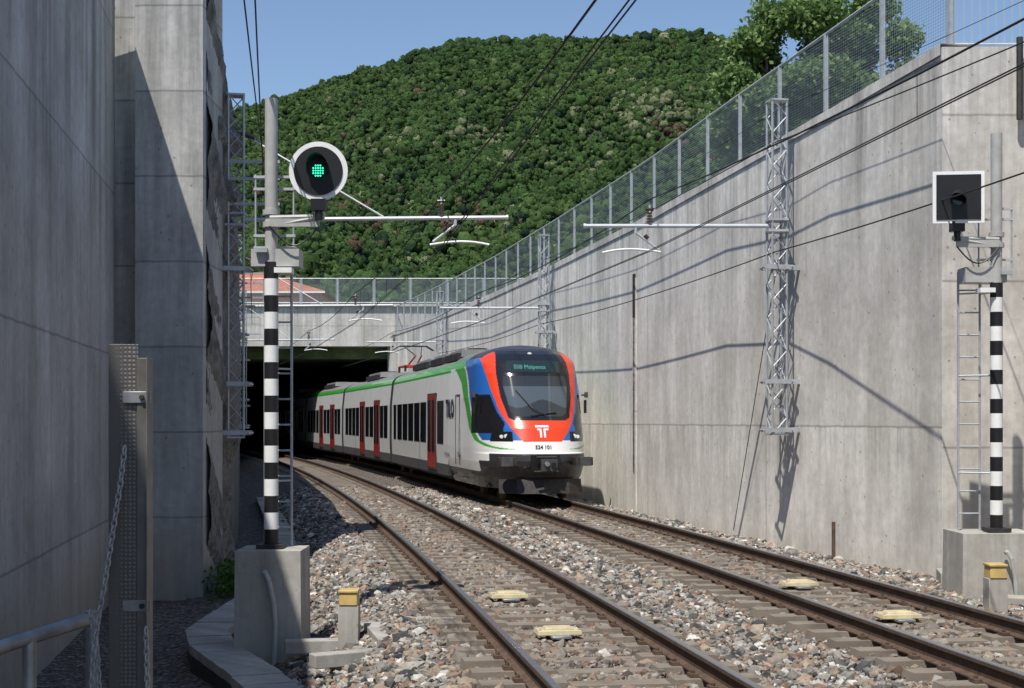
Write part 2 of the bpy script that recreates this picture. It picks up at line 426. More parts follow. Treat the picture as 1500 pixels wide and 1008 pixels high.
RZ=[7.5,7.28,7.1,6.95,6.85,6.8,6.8,6.8,6.8]
mb,PR,ZR=strip_wall('right',RW,-1.2,RZ,.45,M_wallR)
mb.build('right_retaining_wall',smooth=False)
def rw(Y):
    ys=[p[1] for p in PR]; return float(np.interp(Y,ys,[p[0] for p in PR])),float(np.interp(Y,ys,ZR))
mb=MB()
for (a,za),(b_,zb) in zip(list(zip(PR,ZR))[:-1],list(zip(PR,ZR))[1:]):
    d=Vector((b_[0]-a[0],b_[1]-a[1])).normalized(); nn=Vector((d.y,-d.x))
    q=[]
    for p,z in ((a,za),(b_,zb)):
        q+=[(p[0]-nn.x*.03,p[1]-nn.y*.03,z-.12),(p[0]-nn.x*.03,p[1]-nn.y*.03,z+.05),(p[0]+nn.x*.5,p[1]+nn.y*.5,z+.05)]
    mb.add(q,[(0,1,4,3),(1,2,5,4)],M_wallJ)
mb.build('wall_coping',smooth=False)
mb=MB()
mb.box((7.05,21.1+.45,3.15),(1.43,.9,8.7),M_wallJ)
mb.box((12.3,21.1-.2,3.15),(9.1,.5,8.72),M_wallJ)
mb.box((8.05,8,3.1),(.5,26,8.4),M_wallJ)
mb.tube((7.42,20.95,7.6),(7.42,20.95,6.4),.05,M_dark)
mb.build('wall_return',smooth=False)
mb=MB()
for Y_,w,zt,zb in ((36.2,.16,5.6,-.3),):
    x,z=rw(Y_)
    mb.box((x-.012,Y_,(zt+zb)/2),(.03,w*1.8,zt-zb),M_wallR,rz=.19)
    mb.box((x-.03,Y_,(5.7+4.6)/2),(.03,w*1.1,1.1),M_dark,rz=.19)
    mb.box((x-.03,Y_,2.9),(.03,w*.6,4.4),M_rough,rz=.19)
mb.build('wall_drain_channel',smooth=False)
mb=MB()
x,_=rw(24.4); mb.box((x-.03,24.4,-.1),(.05,.05,.75),M_rust); mb.build('rusty_bar')

LWp=[(-2.2,-6),(-5.3,15.1),(-6.62,23.9)]
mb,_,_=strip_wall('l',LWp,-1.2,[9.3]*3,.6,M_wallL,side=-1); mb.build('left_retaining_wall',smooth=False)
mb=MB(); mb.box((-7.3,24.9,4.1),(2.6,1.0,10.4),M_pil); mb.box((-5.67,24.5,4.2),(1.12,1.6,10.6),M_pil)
mb.build('wall_pilaster',smooth=False)
mb=MB(); V=[];ny=44;nz=120
for i in range(ny+1):
    t=i/ny; Yq=23.95+t*2.75; Xq=-5.08-.12*t
    ztop=9.4-2.0*min(1,t*1.05)+.22*math.sin(t*17)
    for j in range(nz+1):
        z=-1.1+(ztop+1.1)*j/nz
        d=.09*math.sin(z*2.1+t*4)+.06*math.sin(z*5.7+t*11)+random.uniform(-.03,.03)
        if 5.9<z<6.35 and t>.5: d+=.20
        if 6.9<z<7.3 and t>.35: d+=.16
        V.append((Xq+d*(.5+t*.4),Yq,z))
Fq=[(i*(nz+1)+j,(i+1)*(nz+1)+j,(i+1)*(nz+1)+j+1,i*(nz+1)+j+1) for i in range(ny) for j in range(nz)]
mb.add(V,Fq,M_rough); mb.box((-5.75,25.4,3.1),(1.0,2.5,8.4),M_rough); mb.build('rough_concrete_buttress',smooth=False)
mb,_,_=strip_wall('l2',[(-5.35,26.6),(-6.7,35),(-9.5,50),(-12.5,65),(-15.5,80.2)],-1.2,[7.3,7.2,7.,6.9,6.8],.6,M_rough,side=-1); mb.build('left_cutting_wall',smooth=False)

M_grass=mat('dry_grass_soil',(.10,.13,.05),.95,ns=.8,amt=.4,bmp=.6,bs=6,bd=.1)
mb=MB()
poly=[(p[0]+.5,p[1]) for p in PR]+[(PR[-1][0]+.5,80.9),(400,80.9),(400,21.9),(7.8,21.9)]
mb.prism(poly,6.0,6.7,M_grass)
mb.prism([(-400,81.5),(400,81.5),(400,400),(-400,400)],5.5,8.2,M_grass)
mb.prism([(-9,-10),(-7.9,24.5),(-6.7,26.9),(-7.5,35),(-10.3,50),(-13.3,65),(-16.3,81),(-400,81),(-400,-10)],5.8,6.6,M_grass)
mb.build('upper_terrace',smooth=False)

# ------------------------------------------------------------------ tunnel portal
root=empty('tunnel_portal')
mb=MB()
mb.box((-8,80.9,7.28),(34,1.2,2.24),M_portal)
mb.box((-8,80.75,8.45),(34,1.3,.14),M_wallJ)
mb.box((-17.2,80.9,2.4),(2.8,1.2,7.5),M_portal)
mb.box((2,81.0,2.4),(17.2,1.0,7.5),M_portal)
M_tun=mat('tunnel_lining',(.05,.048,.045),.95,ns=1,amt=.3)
mb.build('beam_and_piers',root,smooth=False)
mb=MB()
vs=[];sst=[S(81.6)+k*5 for k in range(0,11)]
for s_ in sst:
    for e,z in ((-7.2,-1),(-7.2,6.1),(3.0,6.1),(3.0,-1)):
        x,y=C(min(s_,TS[-1]-.5),e); vs.append((x,y,z))
fs=[(i*4+a,i*4+a+1,i*4+5+a,i*4+4+a) for i in range(10) for a in range(3)]+[(40,41,42,43)]
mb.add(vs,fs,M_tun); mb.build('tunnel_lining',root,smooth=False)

def fence(name,pts,h,m=M_mesh,post=.06):
    mb=MB()
    for i,(x,y,z) in enumerate(pts):
        mb.box((x,y,z+h/2),(post,post,h),M_galvp,rz=.2)
        mb.box((x,y,z+.02),(.16,.16,.03),M_galvp,rz=.2)
    for (a,b_) in zip(pts[:-1],pts[1:]):
        a=Vector(a);b_=Vector(b_);u=Vector((0,0,h))
        mb.tube(a+u,b_+u,.028,M_galvp,6); mb.tube(a+Vector((0,0,.1)),b_+Vector((0,0,.1)),.022,M_galvp,6)
        mb.add([a+Vector((0,0,.12)),b_+Vector((0,0,.12)),b_+u*.985,a+u*.985],[(0,1,2,3)],m)
        d=(b_-a).normalized()*.07
        for q in (a+d,b_-d): mb.tube(q+Vector((0,0,.12)),q+u,.014,M_galvp,5)
    return mb.build(name,smooth=False)
pts=[]
cum=[0]
for a,b_ in zip(PR[:-1],PR[1:]): cum.append(cum[-1]+math.hypot(b_[0]-a[0],b_[1]-a[1]))
q=.15
while q<cum[-1]:
    pts.append((float(np.interp(q,cum,[p[0] for p in PR]))+.22,float(np.interp(q,cum,[p[1] for p in PR]))+.04,float(np.interp(q,cum,ZR))+.05)); q+=2.05
fence('wire_mesh_fence',pts,1.5)
fence('wire_mesh_fence',[(6.5,21.35,7.5),(8.2,21.35,7.5),(10.,21.35,7.5)],1.6,m=M_bars)
fence('wire_mesh_fence',[(-18+2.05*i,80.5,8.52) for i in range(13)],1.45)

# ------------------------------------------------------------------ catenary
def lattice_mast(x,y,z0,z1,w=.27,rz=0.,wallx=0):
    mb=MB(); R=Matrix.Rotation(rz,3,'Z'); c=Vector((x,y,0)); h=w/2
    cs=[c+R@Vector((a*h,b_*h,0)) for a,b_ in ((-1,-1),(1,-1),(1,1),(-1,1))]
    for p in cs: mb.tube((p.x,p.y,z0),(p.x,p.y,z1),.022,M_galvp,4)
    n=int((z1-z0)/.30); dz=(z1-z0)/n
    for i in range(n):
        for k in range(4):
            a=cs[k];b_=cs[(k+1)%4]
            if (i+k)%2: a,b_=b_,a
            mb.tube((a.x,a.y,z0+i*dz),(b_.x,b_.y,z0+(i+1)*dz),.011,M_galvp,4)
    for z in (z0,z1): mb.box((x,y,z),(w+.05,w+.05,.03),M_galvp,R=R)
    if wallx:
        for z in (z0+.08,z0+.95,z0+3.):
            mb.box((x+wallx/2,y,z),(abs(wallx)+.25,.08,.09),M_galvp,R=R)
            mb.box((x,y-.16,z),(.52,.05,.08),M_galvp,R=R); mb.box((x,y+.16,z),(.52,.05,.08),M_galvp,R=R)
            for sd in (-.26,.26): mb.tube((x+sd,y-.22,z),(x+sd,y+.22,z),.02,M_galvp,6)
    return mb
def cantilever(mb,mx,my,off,zarm,stay=True):
    s_=S(my); tx,ty=C(s_+(0.4 if off<0 else 0),off); 
    R=Vector((tx-mx,ty-my,0)); d=R.normalized(); ln=R.length
    m0=Vector((mx,my,0)); up=Vector((0,0,1))
    end=m0+d*(ln+1.15)
    mb.tube(m0+d*.1+up*zarm,end+up*zarm,.038,M_arm,10)
    mb.tube(end+up*zarm,end+up*zarm+d*.04,.048,M_arm,10)
    c=m0+d*ln
    for k in range(4): mb.tube(c+up*(zarm+.06+.05*k),c+up*(zarm+.09+.05*k),.062-.006*k,M_ins,10)
    mb.tube(c+up*zarm,c+up*(zarm+.38),.018,M_arm,8)
    mb.tube(c+up*(zarm+.30)-d*.07,c+up*(zarm+.30)+d*.07,.03,M_ins,8)
    a0=m0+d*(ln+.25)+up*zarm; a1=m0+d*(ln-.15)+up*(zarm-.42)
    mb.tube(a0,a0+up*-.14,.03,M_arm,8)
    mb.tube(a0+up*-.12,a1,.022,M_arm,8)
    mb.tube(a0*.6+a1*.4,a0*.45+a1*.55,.04,M_ins,8)
    pts=[]
    for k in range(9):
        t=k/8; pts.append(m0+d*(ln-.2+1.05*t)+up*(zarm-.45+.10*math.sin(t*math.pi*.75)-.08*t-.02))
    mb.path(pts,.020,M_white,8)
    if stay:
        mb.tube(m0+d*.1+up*(zarm+1.55),m0+d*(ln*.72)+up*(zarm+.03),.018,M_arm,8)
        mb.tube(m0+d*.1+up*(zarm+1.55),m0+d*.35+up*(zarm+1.45),.045,M_ins,8)
    for z in (zarm-.1,zarm+.1): mb.box((mx,my,z),(.36,.36,.04),M_galvp)
    return c
MY=[25.8,44.6,64.]
supR=[];supL=[]
for i,Yq in enumerate(MY):
    x,_=rw(Yq); mx=x-.42
    mb=lattice_mast(mx,Yq,1.75,7.75,rz=.19,wallx=.36)
    supR.append(cantilever(mb,mx,Yq,0.,5.5,stay=False))
    for z in (6.95,5.0): mb.tube((mx,Yq,z),(mx-.05,Yq-.25,z),.02,M_galvp)
    mb.build('catenary_mast')
for i,(mx,Yq) in enumerate([(-4.93,25.6),(-8.55,45.),(-12.0,64.)]):
    mb=lattice_mast(mx,Yq,1.7,7.8,rz=.19,wallx=-.36)
    supL.append(cantilever(mb,mx,Yq,LOFF,5.58,stay=True))
    for z in (6.6,6.3,5.85): mb.box((mx+.35,Yq-.1,z),(.9,.05,.05),M_galvp)
    mb.build('catenary_mast')
mb=MB()
def wireline(pts,zc,zm,r=.010):
    for a,b_ in zip(pts[:-1],pts[1:]):
        n=10; prev=None; L_=(Vector(b_)-Vector(a)).length
        for k in range(n+1):
            t=k/n; x=a[0]*(1-t)+b_[0]*t; y=a[1]*(1-t)+b_[1]*t
            sag=4*t*(1-t)*min(.9,.00035*L_*L_+.08)
            cur=(Vector((x,y,zc)),Vector((x,y,zc)),Vector((x,y,zm-sag)))
            if prev:
                for off in (-.024,.024): mb.tube(prev[0]+Vector((off,0,0)),cur[0]+Vector((off,0,0)),r*.8,M_wire,5,cap=False)
                mb.tube(prev[2],cur[2],r*1.25,M_wire,5,cap=False)
            if 0<k<n and k%2==1: mb.tube(cur[0],cur[2],.003,M_wire,4,cap=False)
            prev=cur
for off,sups in ((0.,supR),(LOFF,supL)):
    x0,y0=C(S(-12),off); pts=[(x0,y0)]+[(c.x,c.y) for c in sups]+[C(S(84),off),C(S(104),off)]
    wireline(pts,5.05,5.98)
def fw(pts,z,r=.007,sag=.12):
    for a,b_ in zip(pts[:-1],pts[1:]):
        prev=None
        for k in range(13):
            t=k/12; p=Vector((a[0]*(1-t)+b_[0]*t,a[1]*(1-t)+b_[1]*t,z-4*t*(1-t)*sag))
            if prev: mb.tube(prev,p,r,M_wire,5,cap=False)
            prev=p
rm=[(7.1,5.),(rw(25.8)[0]-.5,25.5),(rw(44.6)[0]-.5,44.5),(rw(64)[0]-.5,64)]
fw([(9.2,8.)]+rm[1:],6.95,.011); fw([(7.2,8)]+rm[1:],5.0,.012); fw([(9.3,8.)]+rm[1:],7.5,.005)
lm=[(-4.4,25.4),(-8.2,45.),(-11.6,64.)]
fw([(-2.05,10.)]+lm,6.6,.010); fw([(-1.85,10.)]+lm,6.3,.010); 
a=Vector((rw(25.8)[0]-.45,25.8,4.6)); xx,_=rw(28.7); mb.tube(a,(xx-.12,28.7,-.2),.008,M_wire,5)
mb.build('overhead_wires')

# ------------------------------------------------------------------ signals
def signal(name,X,Y,zb,square=False):
    mb=MB()
    if not square: mb.box((X+.02,Y,(zb+.53)/2),(.76,.76,.53-zb),M_block,top=.97)
    else: mb.box((X-.02,Y+.15,(zb+.52)/2),(1.05,.9,.52-zb),M_block,top=.97)
    zt=5.7 if not square else 5.8
    mb.box((X,Y,.555),(.3,.3,.05),M_dark)
    z=.56; ztop=3.82; nb=17; dz=(ztop-z)/nb
    for i in range(nb):
        mb.tube((X,Y,z+i*dz),(X,Y,z+(i+1)*dz),.082,M_black if i%2==0 else M_white,20,cap=False)
    mb.tube((X,Y,ztop),(X,Y,zt),.074,M_greyp,20)
    lx0,lx1=(X-.12,X+.19) if not square else (X-.42,X-.13); ly=Y+.28
    for q in (lx0,lx1): mb.tube((q,ly,.5),(q,ly,4.0),.016,M_galvp,6)
    zz=.75
    while zz<3.95: mb.tube((lx0,ly,zz),(lx1,ly,zz),.012,M_galvp,6); zz+=.3
    for zz in (1.3,2.6,3.7): mb.tube((X,Y,zz),(lx0,ly,zz),.012,M_galvp,5); mb.tube((X,Y,zz),(lx1,ly,zz),.012,M_galvp,5)
    sx=-1 if square else 1
    mb.box((X+.05*(-sx if square else 1)-(.2 if square else 0),Y+.12,3.87+(.06 if square else 0)),(.55,.34,.20),M_greyp)
    mb.box((X+.15*sx,Y-.02,3.72),(.2,.2,.06),M_white)
    mb.box((X-.1*sx,Y-.09,3.95),(.14,.05,.05),M_galvp)
    for q in (4.0,4.14,4.68,4.82): mb.box((X+.02,Y+.11,q),(.48,.035,.03),M_arm)
    for q in (-.2,.24): mb.tube((X+q,Y+.11,3.9),(X+q,Y+.11,4.85),.012,M_galvp,6)
    hx=X+(.565 if not square else -.56); hz=4.84 if not square else 4.93; hy=Y-.18
    zb_=4.27 if not square else 4.34
    for q in (-.05,.05): mb.tube((X,Y-.09,zb_+q),(hx+.06*sx,hy+.06,zb_+.06),.028,M_greyp,8)
    mb.box(((X+hx)/2,Y-.10,zb_-.01),(abs(hx-X),.05,.09),M_greyp)
    for q in (zb_-.02,zb_+.12): mb.tube((X,Y,q-.03),(X,Y,q+.03),.10,M_greyp,16)
    mb.tube((hx,hy+.05,zb_+.02),(hx,hy+.05,hz-.28),.045,M_black,12)
    mb.box((hx,hy+.06,hz-.38),(.17,.14,.13),M_black)
    if not square:
        mb.tube((hx,hy+.03,hz),(hx,hy-.0,hz),.335,M_white,48); mb.tube((hx,hy+.02,hz),(hx,hy-.012,hz),.278,M_black,48)
        mb.box((hx,hy+.14,hz),(.26,.22,.36),M_black)
        mb.tube((hx,hy-.0,hz),(hx,hy-.02,hz),.095,M_lens,24)
        for i in range(-2,3):
            for j in range(-2,3):
                if i*i+j*j<=5: mb.tube((hx+i*.027,hy-.02,hz+j*.029),(hx+i*.027,hy-.032,hz+j*.029),.0095,M_green,8)
        n=20; vs=[];
        for i in range(n+1):
            a=math.radians(-25+230*i/n)
            l=.10+.14*max(0,math.sin(a))
            for yy in (0,-l): vs.append((hx+.125*math.cos(a),hy-.012+yy,hz+.02+.15*math.sin(a)))
        mb.add(vs,[(2*i,2*i+1,2*i+3,2*i+2) for i in range(n)],M_black)
    else:
        R=Matrix.Rotation(-.12,3,'Z')
        c=Vector((hx,hy,hz))
        mb.box(c,(.66,.03,.68),M_white,R=R); mb.box(c+R@Vector((0,-.012,0)),(.57,.03,.59),M_black,R=R)
        mb.box(c+R@Vector((0,.12,0)),(.3,.22,.4),M_black,R=R)
        n=20; vs=[]
        for i in range(n+1):
            a=math.radians(-30+240*i/n); l=.12+.18*max(0,math.sin(a))
            for yy in (0,-l): vs.append(c+R@Vector((.10*math.cos(a)-.4*yy*-.6,-.03+yy,-.02+.12*math.sin(a)+yy*.3)))
        mb.add(vs,[(2*i,2*i+1,2*i+3,2*i+2) for i in range(n)],M_black)
        mb.tube(c+R@Vector((0,-.028,-.02)),c+R@Vector((0,-.035,-.02)),.085,M_lens,20)
    pts=[]
    for k in range(12):
        t=k/11; pts.append((X+(hx-X)*t, Y-.12, zb_-.05-.22*math.sin(t*math.pi)))
    mb.path(pts,.010,M_black,6)
    pts=[(X-.0,Y-.36,.28),(X+.0,Y-.42,.30),(X+.05,Y-.44,.2),(X+.10,Y-.43,-.05),(X+.12,Y-.42,-.3),(X+.1,Y-.42,zb)]
    mb.path(pts,.028,M_greyp,8)
    return mb.build(name)
signal('railway_signal',-2.77,16.5,-.75)
signal('railway_signal',6.42,19.,-.45,True)

def tbox(X,Y,zb,zt,m):
    mb=MB(); mb.box((X,Y,(zb+zt)/2),(.22,.22,zt-zb),M_block); mb.box((X,Y,zt+.07),(.20,.24,.14),m,top=.93); mb.box((X,Y,zt+.15),(.215,.255,.03),m)
    mb.tube((X,Y,zb+.2),(X+.2,Y-.12,zb+.1),.02,M_dark)
    return mb.build('trackside_junction_box',bevel=.008)
tbox(-1.77,15.6,-.6,-.0,M_yel); tbox(5.63,16.7,-.4,.17,M_yel)
mb=MB()
mb.box((-1.6,16.3,-.40),(.16,.9,.12),M_slab,rz=.3); mb.box((-1.42,15.4,-.31),(.20,1.3,.12),M_slab,rz=.22)
mb.box((-1.0,15.9,-.23),(.7,.16,.1),M_slab,rz=.1); mb.box((-1.66,14.6,-.42),(.8,.18,.14),M_slab,rz=.5)
mb.box((-2.05,15.8,-.48),(.9,.2,.14),M_slab,rz=.2)
mb.build('concrete_slab_pieces',smooth=False,bevel=.01)
mb=MB()
mb.box((6.9,20.4,-.28),(1.6,.7,.25),M_block,rz=-.2); mb.box((6.6,18.2,-.32),(1.2,.35,.15),M_block,rz=-.5); mb.box((6.25,20.2,-.1),(.22,.25,.5),M_block)
mb.build('concrete_footing',smooth=False,bevel=.01)

mb=MB()
path=[(-2.0,13.0),(-2.75,14.9),(-3.45,16.5),(-3.75,17.6),(-3.75,18.8),(-3.75,22),(-4.1,26),(-5.3,33),(-8.3,48)]
for a,b_ in zip(path[:-1],path[1:]):
    d=Vector((b_[0]-a[0],b_[1]-a[1])); ln=d.length; n=max(1,round(ln/.55)); rz=math.atan2(-d.x,d.y)
    for i in range(n):
        t=(i+.5)/n; mb.box((a[0]+d.x*t,a[1]+d.y*t,-.61+random.uniform(-.010,.010)),(.52,ln/n-.022,.10),M_slab,rz=rz+random.uniform(-.02,.02))
        mb.box((a[0]+d.x*t,a[1]+d.y*t,-.82),(.46,ln/n+.05,.32),M_dark,rz=rz)
mb.build('cable_duct',smooth=False)

# left foreground: post, railing, chain
mb=MB()
X0=-1.68;Y0=6.2
mb.box((X0-.0,Y0,.9),(.125,.006,2.86),M_tread,rz=.1)
mb.box((X0+.085,Y0+.02,.88),(.05,.06,2.78),M_postm)
mb.box((X0+.112,Y0-.0,.88),(.006,.10,2.78),M_postm)
mb.box((X0-.062,Y0+.04,.9),(.006,.08,2.86),M_postm)
for z in (2.1,1.2,.5): mb.tube((X0+.085,Y0-.02,z),(X0+.085,Y0-.03,z),.012,M_dark,8); mb.box((X0+.06,Y0-.012,z),(.12,.01,.05),M_galv)
mb.build('steel_gate_post',bevel=.002)
mb=MB()
p=[un(-160,1010,5.2),un(10,945,6.),un(135,905,6.4)]; mb.path(p,.030,M_galv,14)
mb.tube(p[2],p[2]-Vector((0,0,1.5)),.028,M_galv,14); mb.tube(p[1]+(p[2]-p[1])*.25,p[1]+(p[2]-p[1])*.25-Vector((0,0,1.5)),.03,M_galv,14)
mb.tube(p[2]-Vector((0,0,.03)),p[2]+Vector((0,0,.03)),.036,M_galv,14)
mb.build('tubular_handrail')
def chain(name,pts):
    pl=[Vector(q) for q in pts]
    seg=[0]
    for a,b_ in zip(pl[:-1],pl[1:]): seg.append(seg[-1]+(b_-a).length)
    q=0;k=0
    def at(t):
        return Vector([float(np.interp(t,seg,[v[c] for v in pl])) for c in range(3)])
    mb=MB()
    while q<seg[-1]-.03:
        a=at(q); b_=at(q+.03); d=(b_-a).normalized(); Q=d.to_track_quat('Y','Z').to_matrix()@Matrix.Rotation(math.pi/2*(k%2)+.3,3,'Y')
        vs=[];nn=14;mm=6
        for i in range(nn):
            t=2*math.pi*i/nn; cx=.011*math.cos(t); cy=.020*math.sin(t); o=Vector((math.cos(t),math.sin(t),0))
            for j in range(mm):
                u=2*math.pi*j/mm; vs.append(a+Q@(Vector((cx,cy,0))+o*.0040*math.cos(u)+Vector((0,0,.0040*math.sin(u)))))
        mb.add(vs,[(i*mm+j,((i+1)%nn)*mm+j,((i+1)%nn)*mm+(j+1)%mm,i*mm+(j+1)%mm) for i in range(nn) for j in range(mm)],M_galvp)
        q+=.0285;k+=1
    mb.build(name)
chain('steel_chain',[un(182,660,6.1),un(176,710,6.1),un(165,780,6.1),un(154,850,6.1),un(143,910,6.1),un(136,960,6.1),un(133,1040,6.1)])
chain('steel_chain',[un(133,900,6.15),un(143,960,6.15),un(146,1040,6.15)])
chain('steel_chain',[un(214,925,6.05),un(217,1050,6.05)])

# ------------------------------------------------------------------ train
troot=empty('passenger_train')
Yt=34.9
arts=[S(Yt),S(55.0),S(71.2),S(87.4),S(107.)]
def frame(i):
    a=Vector((*C(arts[i],0.),0)); b_=Vector((*C(arts[i+1],0.),0)); T=(b_-a).normalized(); Nn=Vector((T.y,-T.x,0)); Ln=(b_-a).length
    return (lambda p: a+Nn*p.x+T*p.y+Vector((0,0,p.z))),Ln
ZT=3.98
def wz(z):
    z=np.asarray(z,float)
    lo=np.interp(z,[.3,.6,.95,1.3,2.6,3.35],[1.22,1.36,1.42,1.43,1.42,1.345])
    hi=1.345*np.clip(1-np.clip((z-3.35)/(ZT-3.35),0,1)**2.3,0,1)**(1/2.0)
    return np.where(z>3.35,hi,lo)
ye=3.0; NE=2.7
def y0f(z): 
    return np.interp(z,[.3,.6,.85,1.0,1.17,1.20,1.5,1.8,2.05,2.6,3.2,3.5,3.7,3.85,3.98],[.85,.42,.2,.16,.18,.30,.38,.52,.68,1.0,1.36,1.62,1.95,2.35,3.0])
def nosey(x,z):
    w=wz(z); r=np.clip(np.abs(x)/np.maximum(w,1e-3),0,1); return ye-(ye-y0f(z))*(1-r**NE)**(1/NE)
rows=np.concatenate([np.linspace(.3,3.35,210),3.35+(ZT-3.35)*np.sin(np.linspace(0,math.pi/2,60)[1:])])
NS=44
cols_t=np.concatenate([np.full(NS,-90.),np.linspace(-90,90,241),np.full(NS,90.)])
LE=6.4
ystr=np.concatenate([np.linspace(LE,ye,NS+1)[:-1],np.zeros(241),np.linspace(ye,LE,NS+1)[1:]])
th=np.radians(cols_t)
V=[];COLS=[];RG=[]
WH=(.86,.86,.84);RED=(.74,.055,.012);BLU=(.018,.12,.42);GRN=(.07,.40,.05);BK=(.012,.012,.014);DK=(.035,.035,.038);GL=(.075,.095,.115)
xo_z=[1.5,1.62,1.8,2.2,2.8,3.4,3.8]; xo_x=[.50,.60,.74,.95,1.10,1.20,1.24]
for z in rows:
    w=float(wz(z)); y0=float(y0f(z))
    sx=np.sign(np.sin(th))*np.abs(np.sin(th))**(2/NE)
    xs=w*sx; ys=ye-(ye-y0)*np.abs(np.cos(th))**(2/NE); ys=np.where(ystr>0,ystr,ys)
    xi=float(np.interp(z,[2.0,2.07,2.6,3.2,3.5,3.8],[.66,.78,.91,.95,.92,.84]))
    xo=float(np.interp(z,xo_z,xo_x)); lb=float(np.interp(z,[1.28,1.36,1.5,1.8,2.4,3.0,3.3,3.5,3.7],[.55,1.2,1.95,2.6,3.15,3.85,4.5,5.1,5.6]))
    hw=float(np.interp(z,[1.3,1.6,2.4,3.0,3.5],[.18,.24,.34,.48,.85]))
    xw=float(np.interp(z,[2.10,2.2,2.9,3.12],[.60,.71,.83,.80]))
    for x,y in zip(xs,ys):
        V.append((x,y,z)); ax=abs(x)
        g=.28; c=WH
        if z<1.18 and (z<.72 or y<1.1 or (y<1.75 and z<1.0)): c=DK; g=.5
        elif z>3.80 or (z>3.62 and y>2.4): c=(.03,.03,.033) if y<4. else (.19,.19,.185); g=.45
        elif z>2.0 and ax<xi and y<3.0:
            c=BK; g=.12
            if 2.10<z<3.12 and ax<xw:
                c=GL; g=.04  # lighter grey-blue glass tone: sky reflection painted into the colour
                if 2.86<z: c=(.03,.036,.042)                    # sun-blind tint at the top
                if z<2.42+.10*math.sin(x*5+1) : c=(.035,.04,.042)   # desk behind the glass
            if 3.22<z<3.52 and ax<.68: c=(.016,.03,.032); g=.08
        elif z>1.47 and y<2.95 and ax<xo: c=RED
        elif z>1.28:
            if y<lb-hw-.18 and z>1.50: c=BLU
            elif lb-hw<y<lb+hw and z<3.62: c=GRN
            elif z>3.44 and y>4: c=GRN
            if 1.68<z<2.66 and y>.80+.25*(z-1.7) and y<2.55 and ax>xo+.06: c=BK; g=.05
            if y<1.15 and 1.48<z<1.72 and ax>.72: c=BK; g=.1
        COLS.append(c); RG.append(g)
nr,nc=len(rows),len(cols_t)
Fc=[(i*nc+j,i*nc+j+1,(i+1)*nc+j+1,(i+1)*nc+j) for i in range(nr-1) for j in range(nc-1)]
T0,L0=frame(0)
Vw=[tuple(T0(Vector(p))) for p in V]
npmesh('cab_nose',Vw,Fc,M_nose,col=np.array(COLS),smooth=True,attrs={'rg':RG},parent=troot)
def text_mesh(body,size,m,place,name,bold=.0,align='CENTER'):
    cu=bpy.data.curves.new(name,'FONT'); cu.body=body; cu.size=size; cu.align_x=align; cu.offset=bold; cu.resolution_u=4
    o=bpy.data.objects.new(name,cu); scene.collection.objects.link(o)
    dg=bpy.context.evaluated_depsgraph_get(); me=bpy.data.meshes.new_from_object(o.evaluated_get(dg))
    bpy.data.objects.remove(o)
    for v in me.vertices: v.co=place(v.co.x,v.co.y)
    me.materials.clear(); me.materials.append(m)
    ob=bpy.data.objects.new(name,me); scene.collection.objects.link(ob); ob.parent=troot
def onnose(x0,z0,sx=1):
    def f(a,b_):
        x=x0+a*sx; z=z0+b_; return T0(Vector((x,float(nosey(x,z))-.012,z)))
    return f
text_mesh('524 101',.13,M_text,onnose(0,1.30),'unit_number',.003)
text_mesh('S50 Malpensa',.15,M_disp,onnose(-.1,3.31),'destination_text')
mb=MB(T0)
def npatch(x0,x1,z0,z1,m,o=.014,n=5,sh=0):
    vs=[];
    for i in range(n+1):
        for j in range(2):
            z=(z0,z1)[j]; x=x0+(x1-x0)*i/n+sh*(z-z0); vs.append((x,float(nosey(x,z))-o,z))
    mb.add(vs,[(2*i,2*i+2,2*i+3,2*i+1) for i in range(n)],m)
npatch(-.17,.17,1.83,1.88,M_textw); npatch(-.13,-.02,1.76,1.80,M_textw); npatch(.03,.16,1.76,1.80,M_textw); npatch(-.07,-.02,1.58,1.76,M_textw,n=2); npatch(.03,.08,1.58,1.76,M_textw,n=2)
for sx in (-1,1):
    mb.box((sx*.95,.20,1.0),(.44,.36,.20),M_dark); mb.box((sx*.98,.04,1.0),(.30,.10,.22),M_cartsk,top=.9)
    yy=float(nosey(sx*.90,1.6)); mb.tube((sx*.86,yy+.05,1.61),(sx*.86,yy-.03,1.61),.055,M_lamp,16); mb.tube((sx*.97,yy+.10,1.60),(sx*.97,yy+.03,1.60),.045,M_lamp,16)
    mb.box((sx*1.475,1.9,2.66),(.08,.08,.14),M_cartsk); mb.tube((sx*1.36,1.95,2.66),(sx*1.47,1.92,2.66),.025,M_black)
    mb.box((sx*1.465,1.95,2.36),(.06,.06,.34),M_black)
yy=float(nosey(0,3.72)); mb.tube((0,yy+.05,3.70),(0,yy-.03,3.70),.055,M_lamp,14)
mb.box((0,.25,.98),(.72,.3,.36),M_black); mb.box((0,-.04,.92),(.30,.42,.24),M_dark); mb.box((0,-.27,.92),(.40,.07,.30),M_cartsk); mb.tube((-.07,-.31,.95),(-.07,-.4,.95),.06,M_galv); mb.tube((.1,-.31,.92),(.1,-.35,.92),.07,M_black)
mb.tube((-.25,0,1.1),(.25,0,1.1),.03,M_dark); mb.tube((-.3,.05,.75),(.3,.05,.75),.03,M_dark)
pl=[(-1.05,.65),(-.65,.34),(0,.24),(.65,.34),(1.05,.65)]
for (a,b_),(c,d) in zip(pl[:-1],pl[1:]):
    mb.add([(a,b_,.20),(c,d,.20),(c,d+.12,.55),(a,b_+.12,.55)],[(0,1,2,3)],M_dark)
mb.path([Vector((.12,float(nosey(.12,2.14))-.05,2.14)),Vector((-.18,float(nosey(-.18,2.3))-.06,2.3)),Vector((-.55,float(nosey(-.55,2.78))-.05,2.78))],.014,M_black)
